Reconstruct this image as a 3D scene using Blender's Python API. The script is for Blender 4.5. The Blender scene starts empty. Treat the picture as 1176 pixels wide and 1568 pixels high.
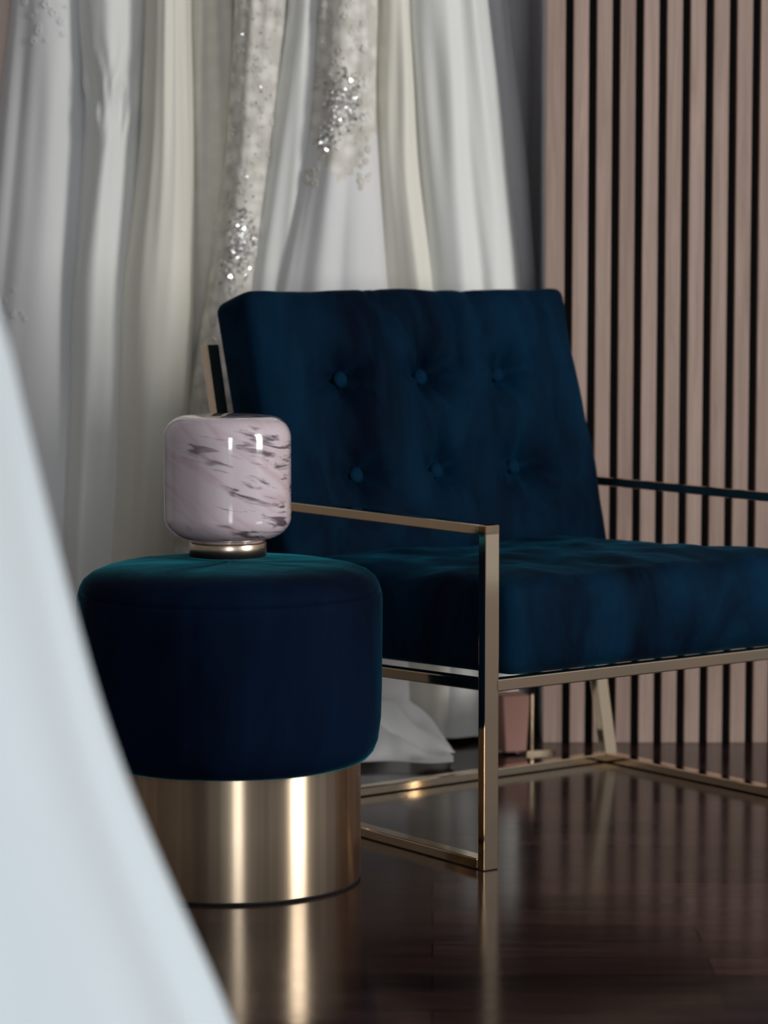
import bpy, bmesh, math, random
from mathutils import Vector, Matrix, noise
random.seed(7)
scene = bpy.context.scene
D = bpy.data

# ------------------------------------------------------------------ helpers
def link(o, parent=None):
    scene.collection.objects.link(o)
    if parent: o.parent = parent
    return o
def mesh_obj(name, verts, faces, mat=None, parent=None, smooth=True):
    me = D.meshes.new(name); me.from_pydata(verts, [], faces); me.update()
    if smooth:
        for p in me.polygons: p.use_smooth = True
    if mat: me.materials.append(mat)
    return link(D.objects.new(name, me), parent)
def bm_obj(name, bm, mat=None, parent=None, smooth=False):
    me = D.meshes.new(name); bm.to_mesh(me); bm.free()
    if smooth:
        for p in me.polygons: p.use_smooth = True
    if mat: me.materials.append(mat)
    return link(D.objects.new(name, me), parent)
def empty(name, loc=(0,0,0), rz=0):
    e = D.objects.new(name, None); e.location = loc; e.rotation_euler = (0,0,rz)
    e.empty_display_size = .1
    return link(e)
def add_box(bm, lo, hi):
    r = bmesh.ops.create_cube(bm, size=1)
    for v in r['verts']:
        v.co = Vector([lo[i] + (v.co[i]+.5)*(hi[i]-lo[i]) for i in range(3)])
def box(name, lo, hi, mat, parent=None, bevel=0):
    bm = bmesh.new(); add_box(bm, lo, hi)
    o = bm_obj(name, bm, mat, parent)
    if bevel:
        m = o.modifiers.new('bev','BEVEL'); m.width = bevel; m.segments = 3
    return o
def bar(name, p0, p1, side, wid, thk, mat, parent, bevel=.0018):
    p0 = Vector(p0); p1 = Vector(p1); ax = (p1-p0).normalized()
    s = Vector(side).normalized(); t = ax.cross(s).normalized()
    vs = []
    for p in (p0,p1):
        for a,b in ((-1,-1),(1,-1),(1,1),(-1,1)):
            vs.append(tuple(p + s*a*wid/2 + t*b*thk/2))
    fs = [(0,3,2,1),(4,5,6,7)] + [(i,(i+1)%4,(i+1)%4+4,i+4) for i in range(4)]
    o = mesh_obj(name, vs, fs, mat, parent, smooth=False)
    bm = bmesh.new(); bm.from_mesh(o.data); bmesh.ops.recalc_face_normals(bm, faces=bm.faces); bm.to_mesh(o.data); bm.free()
    m = o.modifiers.new('bev','BEVEL'); m.width = bevel; m.segments = 2
    return o
def lathe(name, prof, mat, parent=None, n=96, loc=(0,0,0), caps=True):
    verts=[]; faces=[]
    for r,z in prof:
        for i in range(n):
            a = 2*math.pi*i/n
            verts.append((loc[0]+r*math.cos(a), loc[1]+r*math.sin(a), loc[2]+z))
    for j in range(len(prof)-1):
        for i in range(n):
            k=(i+1)%n
            faces.append((j*n+i, j*n+k, (j+1)*n+k, (j+1)*n+i))
    if caps:
        faces.append(tuple(range(n))[::-1]); m=(len(prof)-1)*n
        faces.append(tuple(m+i for i in range(n)))
    return mesh_obj(name, verts, faces, mat, parent)

# ------------------------------------------------------------------ materials
def new_mat(name):
    m = D.materials.new(name); m.use_nodes = True
    nt = m.node_tree; b = nt.nodes['Principled BSDF']
    return m, nt, b
def N(nt, typ, **kw):
    n = nt.nodes.new(typ)
    for k,v in kw.items(): setattr(n,k,v)
    return n
def L(nt,a,b): nt.links.new(a,b)
def ramp(nt, stops):
    r = N(nt,'ShaderNodeValToRGB'); e = r.color_ramp.elements
    e[0].position, e[0].color = stops[0][0], (*stops[0][1],1)
    e[1].position, e[1].color = stops[-1][0], (*stops[-1][1],1)
    for p,c in stops[1:-1]:
        x = e.new(p); x.color = (*c,1)
    return r
def coords(nt, scale=(1,1,1), rot=(0,0,0), src='Object'):
    t = N(nt,'ShaderNodeTexCoord'); m = N(nt,'ShaderNodeMapping')
    m.inputs['Scale'].default_value = scale; m.inputs['Rotation'].default_value = rot
    L(nt,t.outputs[src],m.inputs['Vector']); return m.outputs['Vector']
def noise_n(nt, vec, scale, detail=4, rough=.5, dist=0):
    n = N(nt,'ShaderNodeTexNoise'); n.inputs['Scale'].default_value=scale
    n.inputs['Detail'].default_value=detail; n.inputs['Roughness'].default_value=rough
    n.inputs['Distortion'].default_value=dist
    L(nt,vec,n.inputs['Vector']); return n
def bump(nt, b, h, strength, dist=.01):
    bn = N(nt,'ShaderNodeBump'); bn.inputs['Strength'].default_value=strength; bn.inputs['Distance'].default_value=dist
    L(nt,h,bn.inputs['Height']); L(nt,bn.outputs['Normal'],b.inputs['Normal'])

def velvet(name, c0, c1, tint, sheen=.6, srough=.3):
    m,nt,b = new_mat(name)
    v = coords(nt,(1,1,.4))
    n = noise_n(nt,v,8,5,.6,.6)
    r = ramp(nt,[(.34,c0),(.66,c1)]); L(nt,n.outputs['Fac'],r.inputs['Fac']); L(nt,r.outputs['Color'],b.inputs['Base Color'])
    b.inputs['Roughness'].default_value=.8
    b.inputs['Specular IOR Level'].default_value=.06
    mr = N(nt,'ShaderNodeMapRange'); mr.inputs['From Min'].default_value=.3; mr.inputs['From Max'].default_value=.75
    mr.inputs['To Min'].default_value=sheen*.4; mr.inputs['To Max'].default_value=sheen*1.4
    L(nt,n.outputs['Fac'],mr.inputs['Value']); L(nt,mr.outputs['Result'],b.inputs['Sheen Weight'])
    b.inputs['Sheen Roughness'].default_value=srough
    b.inputs['Sheen Tint'].default_value=(*tint,1)
    n2 = noise_n(nt,coords(nt),25,3)
    bump(nt,b,n2.outputs['Fac'],.2,.006)
    return m
mat_velvet = velvet('navy_velvet',(.0002,.0028,.010),(.0006,.017,.042),(.01,.20,.33),.21)
mat_button = velvet('navy_velvet_button',(.0005,.010,.03),(.001,.026,.06),(.02,.26,.40),.35)  # brighter copy of the chair velvet; button highlights put into the colour
mat_velvet_stool = velvet('teal_navy_velvet',(.0002,.0022,.010),(.0005,.007,.025),(.02,.34,.44),.50,.24)

def gold(name, col, rough, brushed=False):
    m,nt,b = new_mat(name)
    b.inputs['Base Color'].default_value=(*col,1); b.inputs['Metallic'].default_value=1
    b.inputs['Roughness'].default_value=rough
    if brushed:
        b.inputs['Anisotropic'].default_value=.97; b.inputs['Anisotropic Rotation'].default_value=.25
        tg=N(nt,'ShaderNodeTangent'); tg.direction_type='RADIAL'; tg.axis='Z'; L(nt,tg.outputs[0],b.inputs['Tangent'])
        # fine vertical streaks imitating banded reflections, put into the base colour (varies only around the drum)
        sn = noise_n(nt,coords(nt,(1,1,.02)),26,3,.6)
        rp = ramp(nt,[(.35,tuple(c*.70 for c in col)),(.6,tuple(min(1,c*1.12) for c in col))])
        L(nt,sn.outputs['Fac'],rp.inputs['Fac']); L(nt,rp.outputs['Color'],b.inputs['Base Color'])
    return m
mat_gold = gold('polished_champagne_gold',(.93,.74,.52),.07)
mat_gold_br = gold('brushed_gold',(.70,.55,.39),.31,True)
mat_gold_foot = gold('satin_gold',(.74,.62,.48),.28)
mat_gold_dim = gold('dimmed_gold',(.34,.27,.19),.4)  # darker gold copy; the box trim's dimness is put into its colour

def fabric(name, col, rough=.6, sheen=.2, lace=0, alpha=1, col2=None):
    m,nt,b = new_mat(name)
    n = noise_n(nt,coords(nt,(1,1,.4)),7,4)
    c2 = col2 or tuple(x*.93 for x in col)
    r = ramp(nt,[(.3,c2),(.7,col)]); L(nt,n.outputs['Fac'],r.inputs['Fac'])
    b.inputs['Roughness'].default_value=rough; b.inputs['Sheen Weight'].default_value=sheen
    b.inputs['Specular IOR Level'].default_value=.3
    if lace:
        vo = N(nt,'ShaderNodeTexVoronoi'); vo.inputs['Scale'].default_value=38
        nn = noise_n(nt,coords(nt),26,5,.7,1.2)
        L(nt,coords(nt,(1,.6,1)),vo.inputs['Vector'])
        mm = N(nt,'ShaderNodeMath',operation='MULTIPLY'); L(nt,vo.outputs['Distance'],mm.inputs[0]); L(nt,nn.outputs['Fac'],mm.inputs[1])
        rr = ramp(nt,[(.10,(1,1,1)),(.32,(.72,.71,.68))]); L(nt,mm.outputs[0],rr.inputs['Fac'])
        mx = N(nt,'ShaderNodeMixRGB',blend_type='MULTIPLY'); mx.inputs['Fac'].default_value=lace
        L(nt,r.outputs['Color'],mx.inputs[1]); L(nt,rr.outputs['Color'],mx.inputs[2]); L(nt,mx.outputs[0],b.inputs['Base Color'])
        bump(nt,b,mm.outputs[0],.8*lace,.008)
    else:
        L(nt,r.outputs['Color'],b.inputs['Base Color'])
        n3 = noise_n(nt,coords(nt,(1,1,.3)),9,2); bump(nt,b,n3.outputs['Fac'],.12,.012)
    b.inputs['Alpha'].default_value=alpha
    return m
F_white = fabric('white_satin',(.83,.85,.83),.5,.2)
F_cool = fabric('cool_tulle',(.78,.79,.80),.8,.4)
F_ivory = fabric('ivory_satin',(.83,.81,.73),.5,.2)
F_beige = fabric('champagne_tulle',(.74,.72,.66),.8,.3,lace=.2)
F_blush = fabric('blush_fabric',(.78,.64,.58),.7,.3)
F_lace = fabric('ivory_lace',(.86,.84,.79),.7,.2,lace=.8)
F_sheer = fabric('sheer_tulle',(.74,.74,.77),.8,.2,alpha=.65)
F_front = fabric('white_gown_fabric',(.72,.82,.88),.6,.1)

m_bead,nt,b = new_mat('silver_beads'); b.inputs['Base Color'].default_value=(.85,.85,.84,1); b.inputs['Metallic'].default_value=.85; b.inputs['Roughness'].default_value=.15

# floor
m_floor,nt,b = new_mat('dark_wood_floor')
vec = coords(nt,(1,1,1),(0,0,math.radians(1)))
br = N(nt,'ShaderNodeTexBrick'); br.offset=.37
br.inputs['Color1'].default_value=(.015,.008,.008,1); br.inputs['Color2'].default_value=(.062,.032,.029,1)
br.inputs['Mortar'].default_value=(.004,.002,.002,1); br.inputs['Scale'].default_value=1
br.inputs['Mortar Size'].default_value=.0012; br.inputs['Brick Width'].default_value=.55; br.inputs['Row Height'].default_value=.085
br.inputs['Bias'].default_value=-.1
L(nt,vec,br.inputs['Vector'])
gn = noise_n(nt,coords(nt,(1.2,22,1)),5,6,.65,.4)
gr = ramp(nt,[(.3,(.45,.45,.45)),(.7,(1.3,1.25,1.25))]); L(nt,gn.outputs['Fac'],gr.inputs['Fac'])
mx = N(nt,'ShaderNodeMixRGB',blend_type='MULTIPLY'); mx.inputs['Fac'].default_value=1
L(nt,br.outputs['Color'],mx.inputs[1]); L(nt,gr.outputs['Color'],mx.inputs[2]); L(nt,mx.outputs[0],b.inputs['Base Color'])
b.inputs['Specular IOR Level'].default_value=.42
rn = noise_n(nt,coords(nt,(1,6,1)),6,4); rm = N(nt,'ShaderNodeMapRange'); rm.inputs['To Min'].default_value=.09; rm.inputs['To Max'].default_value=.20
L(nt,rn.outputs['Fac'],rm.inputs['Value']); L(nt,rm.outputs['Result'],b.inputs['Roughness'])

# slat wood
m_slat,nt,b = new_mat('slat_wood')
gn = noise_n(nt,coords(nt,(9,9,.35)),9,6,.6,1.6)
wn = noise_n(nt,coords(nt,(24,.01,.02)),1,1)
gr = ramp(nt,[(.3,(.25,.170,.140)),(.5,(.37,.265,.222)),(.7,(.50,.365,.305))])
ad = N(nt,'ShaderNodeMath',operation='ADD'); hl = N(nt,'ShaderNodeMath',operation='MULTIPLY'); hl.inputs[1].default_value=.5
L(nt,gn.outputs['Fac'],ad.inputs[0]); L(nt,wn.outputs['Fac'],ad.inputs[1]); L(nt,ad.outputs[0],hl.inputs[0])
L(nt,hl.outputs[0],gr.inputs['Fac']); L(nt,gr.outputs['Color'],b.inputs['Base Color']); b.inputs['Roughness'].default_value=.6
bump(nt,b,gn.outputs['Fac'],.1,.003)
def plain(name,col,rough=.7,var=.06):
    m,nt,b = new_mat(name)
    n = noise_n(nt,coords(nt),6,4); r = ramp(nt,[(.3,tuple(c*(1-var) for c in col)),(.7,tuple(c*(1+var) for c in col))])
    L(nt,n.outputs['Fac'],r.inputs['Fac']); L(nt,r.outputs['Color'],b.inputs['Base Color']); b.inputs['Roughness'].default_value=rough
    return m
m_felt = plain('black_felt',(.004,.004,.005),1)
m_wall = plain('grey_wall_paint',(.64,.63,.66),.85)
m_wall_l = plain('warm_wall_paint',(.34,.30,.27),.85)
m_ceil = plain('ceiling_paint',(.6,.6,.6),.9)
m_pink = plain('terracotta_velvet',(.40,.21,.17),.7)
m_black = plain('black_rubber',(.01,.01,.01),.6)

# ------------------------------------------------------------------ room shell
box('floor',(-3.2,-3.2,-.05),(3.6,5.6,0),m_floor)
box('wall_back',(-3.2,5.5,0),(.288,5.6,2.7),m_wall)
box('wall_left',(-3.3,-3.2,0),(-3.2,5.6,2.7),m_wall_l)
box('ceiling',(-3.3,-3.2,2.7),(3.6,5.6,2.8),m_ceil)
slat = empty('slat_wall_panel',(0,0,0))
box('felt_backing',(.296,5.072,0),(3.6,5.6,2.7),m_felt,slat)
bm = bmesh.new(); x=.288; first=True
while x<3.5:
    w = .034 if first else .0268
    add_box(bm,(x,5.05,.0),(x+w,5.072,2.7)); x += w+.0147; first=False
o = bm_obj('slats',bm,m_slat,slat)
mm = o.modifiers.new('bev','BEVEL'); mm.width=.001; mm.segments=2
box('end_face',(.288,5.0725,0),(.296,5.6,2.7),m_wall,slat)

# ------------------------------------------------------------------ rounded box cushions
def rounded_cushion(name, size, r, step, disp, mat, parent, loc, rx):
    hx,hy,hz = [s/2 for s in size]
    nx,ny,nz = [max(6,int(s/step)) for s in size]
    verts=[]; faces=[]; idx={}
    def gv(i,j,k):
        key=(i,j,k)
        if key in idx: return idx[key]
        p = Vector((-hx+2*hx*i/nx,-hy+2*hy*j/ny,-hz+2*hz*k/nz))
        inner = Vector((max(-(hx-r),min(hx-r,p.x)),max(-(hy-r),min(hy-r,p.y)),max(-(hz-r),min(hz-r,p.z))))
        d = p-inner
        if d.length>1e-9: p = inner+d.normalized()*r
        p = disp(p,(hx,hy,hz))
        idx[key]=len(verts); verts.append(tuple(p)); return idx[key]
    for i in range(nx):
        for j in range(ny):
            faces.append((gv(i,j,0),gv(i,j+1,0),gv(i+1,j+1,0),gv(i+1,j,0)))
            faces.append((gv(i,j,nz),gv(i+1,j,nz),gv(i+1,j+1,nz),gv(i,j+1,nz)))
    for i in range(nx):
        for k in range(nz):
            faces.append((gv(i,0,k),gv(i+1,0,k),gv(i+1,0,k+1),gv(i,0,k+1)))
            faces.append((gv(i,ny,k),gv(i,ny,k+1),gv(i+1,ny,k+1),gv(i+1,ny,k)))
    for j in range(ny):
        for k in range(nz):
            faces.append((gv(0,j,k),gv(0,j,k+1),gv(0,j+1,k+1),gv(0,j+1,k)))
            faces.append((gv(nx,j,k),gv(nx,j+1,k),gv(nx,j+1,k+1),gv(nx,j,k+1)))
    o = mesh_obj(name, verts, faces, mat, parent)
    o.location = loc; o.rotation_euler=(rx,0,0)
    return o

# ------------------------------------------------------------------ armchair
W=.745
chair = empty('velvet_armchair',(.144,3.977,0),math.radians(36.87))
X1=(1,0,0)
for nm,x in (('left',.013),('right',W-.013)):
    bar('front_leg_'+nm,(x,.008,0),(x,.008,.4985),X1,.026,.016,mat_gold,chair)
    bar('armrest_'+nm,(x,.0,.491),(x,.662,.491),X1,.026,.015,mat_gold,chair)
    bar('bottom_rail_'+nm,(x,.016,.008),(x,.570,.008),X1,.026,.015,mat_gold,chair)
    bar('rear_leg_'+nm,(x,.560,.004),(x,.612,.255),X1,.026,.018,mat_gold,chair)
    bar('back_post_'+nm,(x,.610,.25),(x,.728,.735),X1,.024,.018,mat_gold,chair)
    bar('seat_rail_'+nm,(x,.012,.268),(x,.618,.246),X1,.022,.016,mat_gold,chair)
YB=(0,1,0)
bar('rear_bottom_rail',(0,.566,.008),(W,.566,.008),YB,.022,.015,mat_gold,chair)
bar('seat_front_rail',(.02,.010,.267),(W-.02,.010,.267),YB,.020,.018,mat_gold,chair)
bar('seat_rear_rail',(.02,.612,.247),(W-.02,.612,.247),YB,.02,.016,mat_gold,chair)
bar('back_cross_bar',(.02,.700,.60),(W-.02,.700,.60),(0,.97,.24),.012,.02,mat_gold,chair)

sd = .60; sw=.645; sh=.138
def seat_disp(p,h):
    q = p.copy()
    fx = p.x/h[0]; fy=p.y/h[1]
    if p.z>0:
        puff = .014*(1-fx**4)*(1-fy**4)
        q.z += puff + .010*noise.noise(Vector((p.x*7,p.y*7,1.3))) + .005*noise.noise(Vector((p.x*20,p.y*14,4)))
    fz = p.z/h[2]
    if p.y < -h[1]+.03:
        q.y -= .012*(1-fz**2)*(1-fx**6) + .007*noise.noise(Vector((p.x*12,0,p.z*10)))
    if abs(p.x) > h[0]-.03:
        q.x += math.copysign(.006*(1-fz**2),p.x)
    return q
rounded_cushion('seat_cushion',(sw,sd,sh),.022,.0085,seat_disp,mat_velvet,chair,(.372,.306,.334),math.radians(-2.2))
bw=.672; bt=.10; bh=.47
tilt = math.radians(-16)
btn=[]
for zz in (.085,-.075):
    for xx in (-.165,0,.165): btn.append((xx,zz))
def back_disp(p,h):
    q=p.copy(); fx=p.x/h[0]; fz=p.z/h[2]
    if p.y<-h[1]*.5:
        d = .026*(1-fx**4)*(1-fz**4)
        for bx,bz in btn:
            r2=((p.x-bx)**2+(p.z-bz)**2); rr_=math.sqrt(r2)
            d -= .040*math.exp(-(rr_/.027)**1.5) + .016*math.exp(-r2/(2*.050**2))
            ang = math.atan2(p.z-bz,p.x-bx)
            d += .008*math.cos(ang*5+bx*9+1)*math.exp(-r2/(2*.045**2))*min(1,rr_/.025)
        for bx in (-.165,0,.165):
            w_=bx+.010*math.sin(p.z*30+bx*20)
            if abs(p.z)<.21:
                d -= .008*math.exp(-abs(p.x-w_)/.014)*(1-abs(p.z)/.21)
        if p.z>.08:
            for px_,sl in ((-.10,.25),(-.07,.1),(.06,.0),(.12,-.1)):
                xx_=px_+sl*(p.z-.2)
                d -= .008*math.exp(-abs(p.x-xx_)/.009)*min(1,(p.z-.08)/.08)
        d += .009*noise.noise(Vector((p.x*13,3.1,p.z*4))) + .005*noise.noise(Vector((p.x*28,7.1,p.z*11)))
        q.y -= d
    if p.z>h[2]-.03: q.z += .005*noise.noise(Vector((p.x*9,p.y*9,2)))
    return q
bb = rounded_cushion('back_cushion',(bw,bt,bh),.018,.006,back_disp,mat_velvet,chair,(.364,.632,.588),tilt)
for i,(xx,zz) in enumerate(btn):
    prof=[(.0005,-.005),(.009,-.0045),(.013,-.002),(.013,0),(.010,.003),(.005,.0048),(.0005,.0055)]
    vo = lathe('button_%d'%(i+1),prof,mat_button,bb,n=24)
    vo.rotation_euler=(math.radians(90),0,0); vo.location=(xx,-.033,zz)

# ------------------------------------------------------------------ stool
stool = empty('velvet_pouf_stool',(-.217,3.944,0))
lathe('gold_base',[(.1835,.004),(.184,.006),(.184,.10),(.184,.185)],mat_gold_br,stool,n=200,caps=False)
lathe('base_foot_ring',[(.181,0),(.1825,0),(.1825,.006),(.181,.006)],m_black,stool,n=120)
prof=[(.02,.172),(.185,.172),(.195,.176),(.203,.185),(.209,.2),(.2125,.23),(.214,.28),(.215,.33),(.2152,.38),(.2150,.396),(.2142,.405),(.2128,.4085),(.2116,.4092),(.2126,.410),(.2105,.418),(.205,.428),(.194,.437),(.178,.4435),(.155,.448),(.12,.4500),(.06,.4505),(.004,.4505)]
o=lathe('velvet_body',prof,mat_velvet_stool,stool,n=160)
for v in o.data.vertices:
    a=math.atan2(v.co.y,v.co.x)
    k=.0018*noise.noise(Vector((math.cos(a)*3,math.sin(a)*3,v.co.z*10)))
    da=(a+math.pi/2+.185); g=-.0022*math.exp(-(da/.02)**2) if v.co.z<.41 else 0
    v.co.x*=1+k*4+g/.21; v.co.y*=1+k*4+g/.21; v.co.z+= k*.6

# ------------------------------------------------------------------ glass lamp
lamp = empty('glass_table_lamp',(-.2245,4.03,.450))
lathe('gold_foot',[(.052,0),(.0555,.001),(.0555,.019),(.054,.021),(.03,.021)],mat_gold_foot,lamp,n=80)
m_glass,nt,b = new_mat('marbled_pink_glass')
def streaks(rot, sc, stops, seed):
    vec = coords(nt,(1,1,1),rot)
    mp = N(nt,'ShaderNodeMapping'); mp.inputs['Scale'].default_value=sc; mp.inputs['Location'].default_value=(seed,seed,seed); L(nt,vec,mp.inputs['Vector'])
    n1 = noise_n(nt,mp.outputs['Vector'],1.0,3,.55,.6)
    r = ramp(nt,stops); L(nt,n1.outputs['Fac'],r.inputs['Fac']); return r
k0=(0,0,0); k1=(1,1,1)
sA = streaks((0,math.radians(-14),math.radians(10)),(15,15,95),[(.53,k0),(.63,k1)],3.1)
sB = streaks((0,math.radians(-34),math.radians(-20)),(7,7,44),[(.50,k0),(.68,k1)],8.4)
tx = N(nt,'ShaderNodeTexCoord'); sx = N(nt,'ShaderNodeSeparateXYZ'); L(nt,tx.outputs['Object'],sx.inputs[0])
n2 = noise_n(nt,coords(nt,(9,9,9)),1.3,3)
ma = N(nt,'ShaderNodeMath',operation='MULTIPLY_ADD'); ma.inputs[1].default_value=2.6; L(nt,sx.outputs['X'],ma.inputs[0]); L(nt,n2.outputs['Fac'],ma.inputs[2])
r2 = ramp(nt,[(.42,k0),(.58,k1)]); L(nt,ma.outputs[0],r2.inputs['Fac'])
mm1 = N(nt,'ShaderNodeMath',operation='MULTIPLY'); L(nt,sA.outputs['Color'],mm1.inputs[0]); L(nt,r2.outputs['Color'],mm1.inputs[1])
mm2 = N(nt,'ShaderNodeMath',operation='MULTIPLY'); L(nt,mm1.outputs[0],mm2.inputs[0]); mm2.inputs[1].default_value=.88
mxa = N(nt,'ShaderNodeMixRGB'); mxa.inputs[1].default_value=(.74,.65,.71,1); mxa.inputs[2].default_value=(.56,.34,.37,1)
mh = N(nt,'ShaderNodeMath',operation='MULTIPLY'); mh.inputs[1].default_value=.55; L(nt,sB.outputs['Color'],mh.inputs[0]); L(nt,mh.outputs[0],mxa.inputs['Fac'])
mxb = N(nt,'ShaderNodeMixRGB'); L(nt,mm2.outputs[0],mxb.inputs['Fac']); L(nt,mxa.outputs[0],mxb.inputs[1]); mxb.inputs[2].default_value=(.09,.055,.08,1)
L(nt,mxb.outputs[0],b.inputs['Base Color']); b.inputs['Roughness'].default_value=.12
b.inputs['Coat Weight'].default_value=1; b.inputs['Coat Roughness'].default_value=.03
b.inputs['Subsurface Weight'].default_value=.4; b.inputs['Subsurface Radius'].default_value=(.02,.015,.015)
b.inputs['Transmission Weight'].default_value=.12
gp=[(.03,.021),(.052,.022)]
R=.0915; zb=.024; zt=.202; rc=.042
for i in range(0,13):
    a=-math.pi/2+ (math.pi/2)*i/12; gp.append((R-rc+rc*math.cos(a), zb+rc*.8+rc*.8*math.sin(a)))
for z in (.09,.12,.15): gp.append((R,z))
rt=.032
for i in range(0,13):
    a=(math.pi/2)*i/12; gp.append((R-rt+rt*math.cos(a), zt-rt+rt*math.sin(a)))
gp += [(.05,zt+.001),(.03,zt+.0015),(.002,zt+.002)]
lathe('glass_shade',gp,m_glass,lamp,n=128)

# ------------------------------------------------------------------ hanging dresses
def interp(tab,z,c):
    for i in range(len(tab)-1):
        z0,z1=tab[i][0],tab[i+1][0]
        if z<=z0 and z>=z1:
            t=(z0-z)/(z0-z1); return tab[i][c]*(1-t)+tab[i+1][c]*t
    return tab[-1][c] if z<tab[-1][0] else tab[0][c]
def smooth_interp(tab,z,c,w=.06):
    return sum(interp(tab,z+dz,c) for dz in (-w,-w/2,0,w/2,w))/5
def hanging_dress(tab, cy, dep, k, amp, mat, seed, zmin=.012, nt_=180, nz=110, mat_up=None, zup=0, gather=None):
    ztop=1.60
    tab=[(ztop, (tab[0][1]*.5+tab[0][2]*.5)-.04, (tab[0][1]*.5+tab[0][2]*.5)+.04)]+tab
    def f(z,t):
        xl=smooth_interp(tab,z,1)-.006; xr=smooth_interp(tab,z,2)+.006
        cx=(xl+xr)/2; hw=(xr-xl)/2; h=(ztop-z)/ztop
        dd = dep*(.5+.65*h)
        c,s=math.cos(t),math.sin(t)
        A=amp*(.55+1.0*h)
        ph=seed*1.7+.5*noise.noise(Vector((seed,h*1.6,0)))
        wob=.30*math.sin(2*t+seed)+.35*noise.noise(Vector((c*1.3,s*1.3+seed,h*.9)))
        u=k*(t+wob)/2+ph
        lobe=math.sqrt(math.sin(u)**2+.06)
        lobe2=.5+.5*math.sin(u*2.6+seed+1.5*noise.noise(Vector((c*2,seed,h*2))))
        g=A*(lobe*1.1+lobe2*.10-.8)+.010*noise.noise(Vector((c*2.5+seed,s*2.5,z*3)))
        if gather:
            gz=math.exp(-((z-gather)/.06)**2)
            g+=gz*(.006*math.sin(5*t+z*45+seed)+.014*noise.noise(Vector((c*4,s*4,z*22))))
        return Vector((cx+(hw+g*.35)*c, cy-(dd+g)*s, z))
    verts=[];faces=[]
    for j in range(nz+1):
        z=ztop+(zmin-ztop)*j/nz
        for i in range(nt_): verts.append(tuple(f(z,2*math.pi*i/nt_)))
    for j in range(nz):
        for i in range(nt_):
            q=(i+1)%nt_; faces.append((j*nt_+i,j*nt_+q,(j+1)*nt_+q,(j+1)*nt_+i))
    faces.append(tuple(range(nt_)))
    o=mesh_obj('wedding_dress',verts,faces,mat)
    if mat_up:
        o.data.materials.append(mat_up)
        for p in o.data.polygons:
            c=p.center
            edge=zup+.10*noise.noise(Vector((c.x*9,seed,0)))-.08*math.cos((c.x-(tab[1][1]+tab[1][2])/2)*40)
            if c.z>edge: p.material_index=1
    cx=(tab[0][1]+tab[0][2])/2
    bm=bmesh.new()
    bmesh.ops.create_cone(bm,segments=10,cap_ends=True,radius1=.002,radius2=.002,depth=.06,matrix=Matrix.Translation((cx,cy,1.63)))
    bmesh.ops.create_cone(bm,segments=10,cap_ends=True,radius1=.006,radius2=.006,depth=.30,matrix=Matrix.Translation((cx,cy,1.597))@Matrix.Rotation(math.pi/2,4,'X'))
    bm_obj('hanger',bm,mat_gold,o)
    return o,f
def surf_frame(f,z,t):
    p=f(z,t); e=(f(z,t+.02)-f(z,t-.02)); nn=Vector((e.y,-e.x,0))
    nn=nn.normalized() if nn.length>1e-9 else Vector((0,-1,0))
    if nn.y>0: nn=-nn
    return p,nn
OCT=[(1,0,0),(-1,0,0),(0,1,0),(0,-1,0),(0,0,1),(0,0,-1)]
OF=[(0,2,4),(2,1,4),(1,3,4),(3,0,4),(2,0,5),(1,2,5),(3,1,5),(0,3,5)]
def beads(o,f,z0,t0,sz,st,n,rad=.003):
    V=[];F=[]
    for _ in range(n):
        p,nn=surf_frame(f,random.gauss(z0,sz),random.gauss(t0,st)); r=rad*random.uniform(.5,1.3)
        M=Matrix.Rotation(random.uniform(0,3),3,'Z')@Matrix.Rotation(random.uniform(0,3),3,'X')
        b0=len(V); V+= [tuple(p+nn*.0015+M@(Vector(q)*r)) for q in OCT]; F+=[tuple(b0+i for i in q) for q in OF]
    mesh_obj('beading',V,F,m_bead,o,smooth=False)
def petals(o,f,zr,tr,n,mat):
    V=[];F=[]
    for _ in range(n):
        p,nn=surf_frame(f,random.uniform(*zr),random.uniform(*tr)); up=Vector((0,0,1)); tx_=up.cross(nn)
        r=random.uniform(.004,.009); a0=random.uniform(0,6)
        for k in range(5):
            a=a0+k*2*math.pi/5
            c=p+nn*.0008+(tx_*math.cos(a)+up*math.sin(a))*r*.6
            b0=len(V); m=8
            for ring,(rr_,hh) in enumerate(((1,0),(.7,.13),(.001,.2))):
                for i in range(m):
                    q=2*math.pi*i/m
                    V.append(tuple(c+(tx_*math.cos(q)+up*math.sin(q))*r*.5*rr_+nn*hh*r))
            for ring in range(2):
                for i in range(m):
                    j=(i+1)%m; F.append((b0+ring*m+i,b0+ring*m+j,b0+(ring+1)*m+j,b0+(ring+1)*m+i))
    mesh_obj('lace_applique',V,F,mat,o)
P=math.pi/2
hanging_dress([(1.34,-.765,-.645),(.82,-.88,-.66),(.0,-.98,-.72)],5.27,.10,4,.014,F_blush,1)
o,f=hanging_dress([(1.34,-.672,-.550),(.82,-.745,-.545),(.33,-.80,-.535),(0,-.86,-.52)],5.20,.13,3,.018,F_cool,2)
petals(o,f,(1.26,1.38),(.9,2.2),18,F_cool); petals(o,f,(.76,.86),(1.5,2.6),14,F_cool)
o,f=hanging_dress([(1.34,-.553,-.428),(1.14,-.535,-.440),(.82,-.575,-.455),(.33,-.60,-.48),(0,-.64,-.46)],5.17,.12,3,.022,F_white,3,gather=1.17)
hanging_dress([(1.34,-.425,-.355),(1.05,-.44,-.348),(.82,-.475,-.345),(.33,-.50,-.37),(0,-.53,-.36)],5.14,.11,2,.014,F_ivory,4)
o,f=hanging_dress([(1.34,-.362,-.262),(.82,-.365,-.250),(.33,-.40,-.22),(0,-.43,-.2)],5.22,.12,4,.017,F_beige,5)
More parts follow.
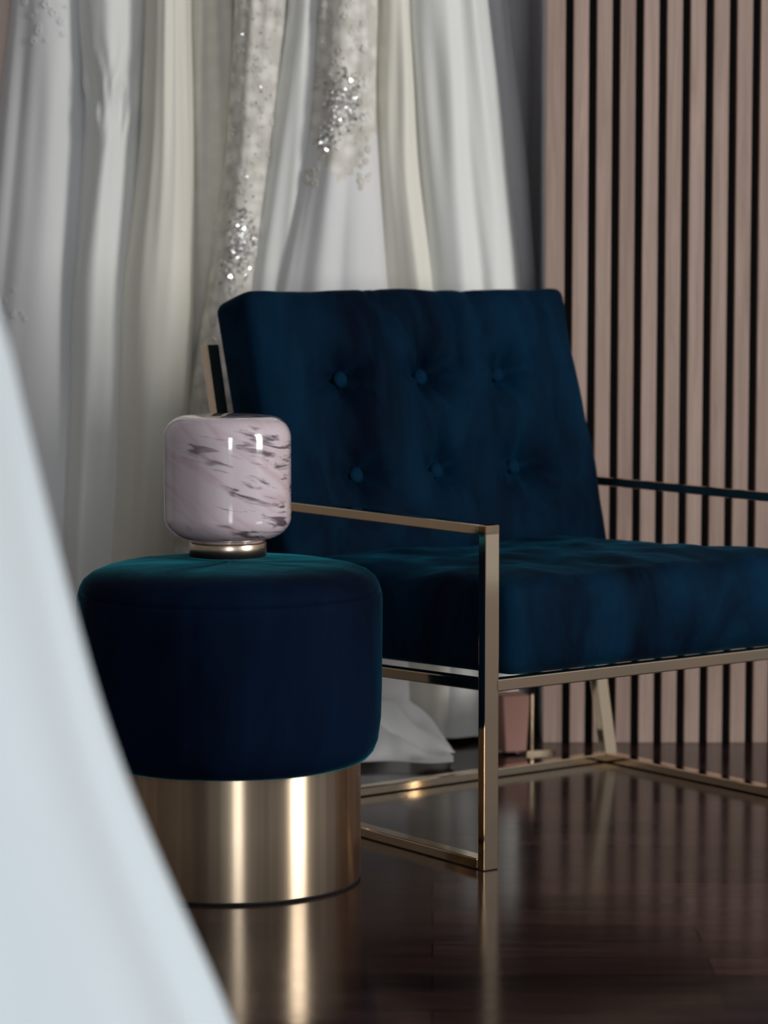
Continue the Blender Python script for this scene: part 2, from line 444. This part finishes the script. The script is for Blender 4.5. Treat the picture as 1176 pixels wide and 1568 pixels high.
o,f=hanging_dress([(1.34,-.262,-.178),(1.05,-.282,-.205),(.82,-.315,-.225),(.33,-.40,-.24),(0,-.44,-.22)],5.13,.10,3,.012,F_lace,6)
petals(o,f,(.45,1.38),(.5,2.6),130,F_lace)
beads(o,f,.90,P-.1,.033,.26,280,.0040); beads(o,f,1.15,P,.12,.5,120,.0022)
hanging_dress([(1.34,-.172,-.105),(.82,-.262,-.12),(.33,-.31,-.09),(0,-.35,-.06)],5.16,.12,3,.018,F_white,7)
o,f=hanging_dress([(1.34,-.115,-.018),(1.15,-.122,-.022),(.82,-.205,.0),(.33,-.30,.06),(0,-.33,.08)],5.12,.12,5,.012,F_cool,8,mat_up=F_lace,zup=1.04)
petals(o,f,(1.08,1.38),(.5,2.6),60,F_lace); petals(o,f,(1.0,1.08),(.7,1.0),10,F_lace); petals(o,f,(1.0,1.08),(2.0,2.4),10,F_lace)
beads(o,f,1.15,P,.026,.26,280,.0040); beads(o,f,1.09,P+.35,.012,.10,90,.0042)
hanging_dress([(1.34,-.020,.058),(1.05,-.02,.07),(.82,-.01,.115),(.33,.0,.16),(0,-.02,.18)],5.17,.12,3,.017,F_ivory,9)
hanging_dress([(1.34,.045,.180),(1.05,.06,.215),(.82,.075,.248),(.33,.07,.250),(0,.04,.25)],5.15,.10,3,.022,F_white,10)
hanging_dress([(1.34,.12,.225),(1.05,.13,.258),(.82,.13,.276),(.33,.12,.276),(0,.12,.26)],5.22,.09,4,.012,F_sheer,11)
def puddle():
    verts=[];faces=[];n=70
    for j in range(n+1):
        for i in range(n+1):
            u=i/n;v=j/n
            x=-.34+.46*u; y=4.79+.14*v
            e=min(1,6*u*(1-u))*min(1,v*2.2)
            h=.012+.10*v*e+.05*e*noise.noise(Vector((u*6,v*3,2)))+.02*e*noise.noise(Vector((u*11,v*5,5)))
            verts.append((x+.01*noise.noise(Vector((u*5,v*5,9))),y+.02*noise.noise(Vector((u*6,v*3,4))),max(.003,h)))
    for j in range(n):
        for i in range(n): faces.append((j*(n+1)+i,j*(n+1)+i+1,(j+1)*(n+1)+i+1,(j+1)*(n+1)+i))
    mesh_obj('tulle_train',verts,faces,F_cool)
puddle()
bm=bmesh.new()
bmesh.ops.create_cone(bm,segments=20,cap_ends=True,radius1=.012,radius2=.012,depth=2.3,matrix=Matrix.Translation((-.90,5.2,1.675))@Matrix.Rotation(math.pi/2,4,'Y'))
for x in (-2.0,-.9,.2):
    bmesh.ops.create_cone(bm,segments=20,cap_ends=True,radius1=.008,radius2=.008,depth=1.03,matrix=Matrix.Translation((x,5.2,2.185)))
bm_obj('ceiling_hung_clothes_rail',bm,mat_gold)

pb=empty('terracotta_storage_box',(.222,4.955,0),math.radians(20))
bm=bmesh.new(); add_box(bm,(-.025,-.03,.004),(.03,.03,.105)); 
for v in bm.verts:
    if v.co.z<.05: v.co.x*=.75
o=bm_obj('box_body',bm,m_pink,pb); q=o.modifiers.new('b','BEVEL'); q.width=.004; q.segments=3
box('gold_edge',(.029,-.034,.0),(.033,-.030,.107),mat_gold_dim,pb)
box('gold_foot',(.02,-.036,.0),(.075,-.030,.006),mat_gold_dim,pb)

# ------------------------------------------------------------------ foreground gown on dress form
gown=empty('bridal_gown_on_dress_form',(-.625,2.0,0))
prof=[(0,.60),(.15,.55),(.325,.494),(.45,.442),(.53,.414),(.6,.396),(.72,.370),(.85,.345),(.95,.295),(1.02,.21),(1.08,.135),(1.12,.115),(1.2,.13),(1.3,.155),(1.38,.15)]
verts=[];faces=[];n=240
def rr(z):
    for i in range(len(prof)-1):
        if prof[i][0]<=z<=prof[i+1][0]:
            t=(z-prof[i][0])/(prof[i+1][0]-prof[i][0]); return prof[i][1]*(1-t)+prof[i+1][1]*t
    return prof[-1][1]
nz=110
for j in range(nz+1):
    z=.01+1.37*j/nz
    R_=sum(rr(max(0,min(1.38,z+d))) for d in (-.04,-.02,0,.02,.04))/5
    for i in range(n):
        a=2*math.pi*i/n
        g=max(0,(1.05-z))*.030*(math.sin(13*a+1.2*noise.noise(Vector((z*1.5,a,0))))*.6+math.sin(7*a+2)*.4)
        sy=1 if z<1 else .8
        verts.append(((R_+g)*math.cos(a),(R_+g)*math.sin(a)*sy,z))
for j in range(nz):
    for i in range(n):
        k=(i+1)%n; faces.append((j*n+i,j*n+k,(j+1)*n+k,(j+1)*n+i))
mesh_obj('gown_skirt_and_bodice',verts,faces,F_front,gown)
lathe('dress_form_torso',[(.10,1.25),(.14,1.36),(.145,1.42),(.11,1.47),(.055,1.50),(.05,1.56),(.02,1.575)],m_wall_l,gown,n=48)

# ------------------------------------------------------------------ lights
def area(name,loc,target,sx,sy,power,col):
    l=D.lights.new(name,'AREA'); l.shape='RECTANGLE'; l.size=sx; l.size_y=sy; l.energy=power; l.color=col
    o=D.objects.new(name,l); o.location=loc
    o.rotation_euler=(Vector(target)-Vector(loc)).to_track_quat('-Z','Y').to_euler(); link(o); return o
area('window_light_front',(.75,-2.6,1.5),(-.1,4,.8),.75,2.3,68,(.95,.97,1))
area('window_light_right',(3.3,2.2,1.5),(0,4.4,.6),.9,2.2,92,(1,.97,.93))
w=D.worlds.new('world'); scene.world=w; w.use_nodes=True
bg=w.node_tree.nodes['Background']; bg.inputs[0].default_value=(.93,.95,1,1); bg.inputs[1].default_value=.31

# ------------------------------------------------------------------ camera
c=D.cameras.new('camera'); cam=D.objects.new('camera',c); link(cam); scene.camera=cam
cam.location=(0,0,.88); cam.rotation_euler=(math.radians(90-5.2),0,0)
c.sensor_fit='VERTICAL'; c.sensor_height=36; c.lens=4400/1600*36
c.dof.use_dof=True; c.dof.focus_distance=4.0; c.dof.aperture_fstop=4.0
scene.view_settings.view_transform='Standard'
scene.view_settings.exposure=0
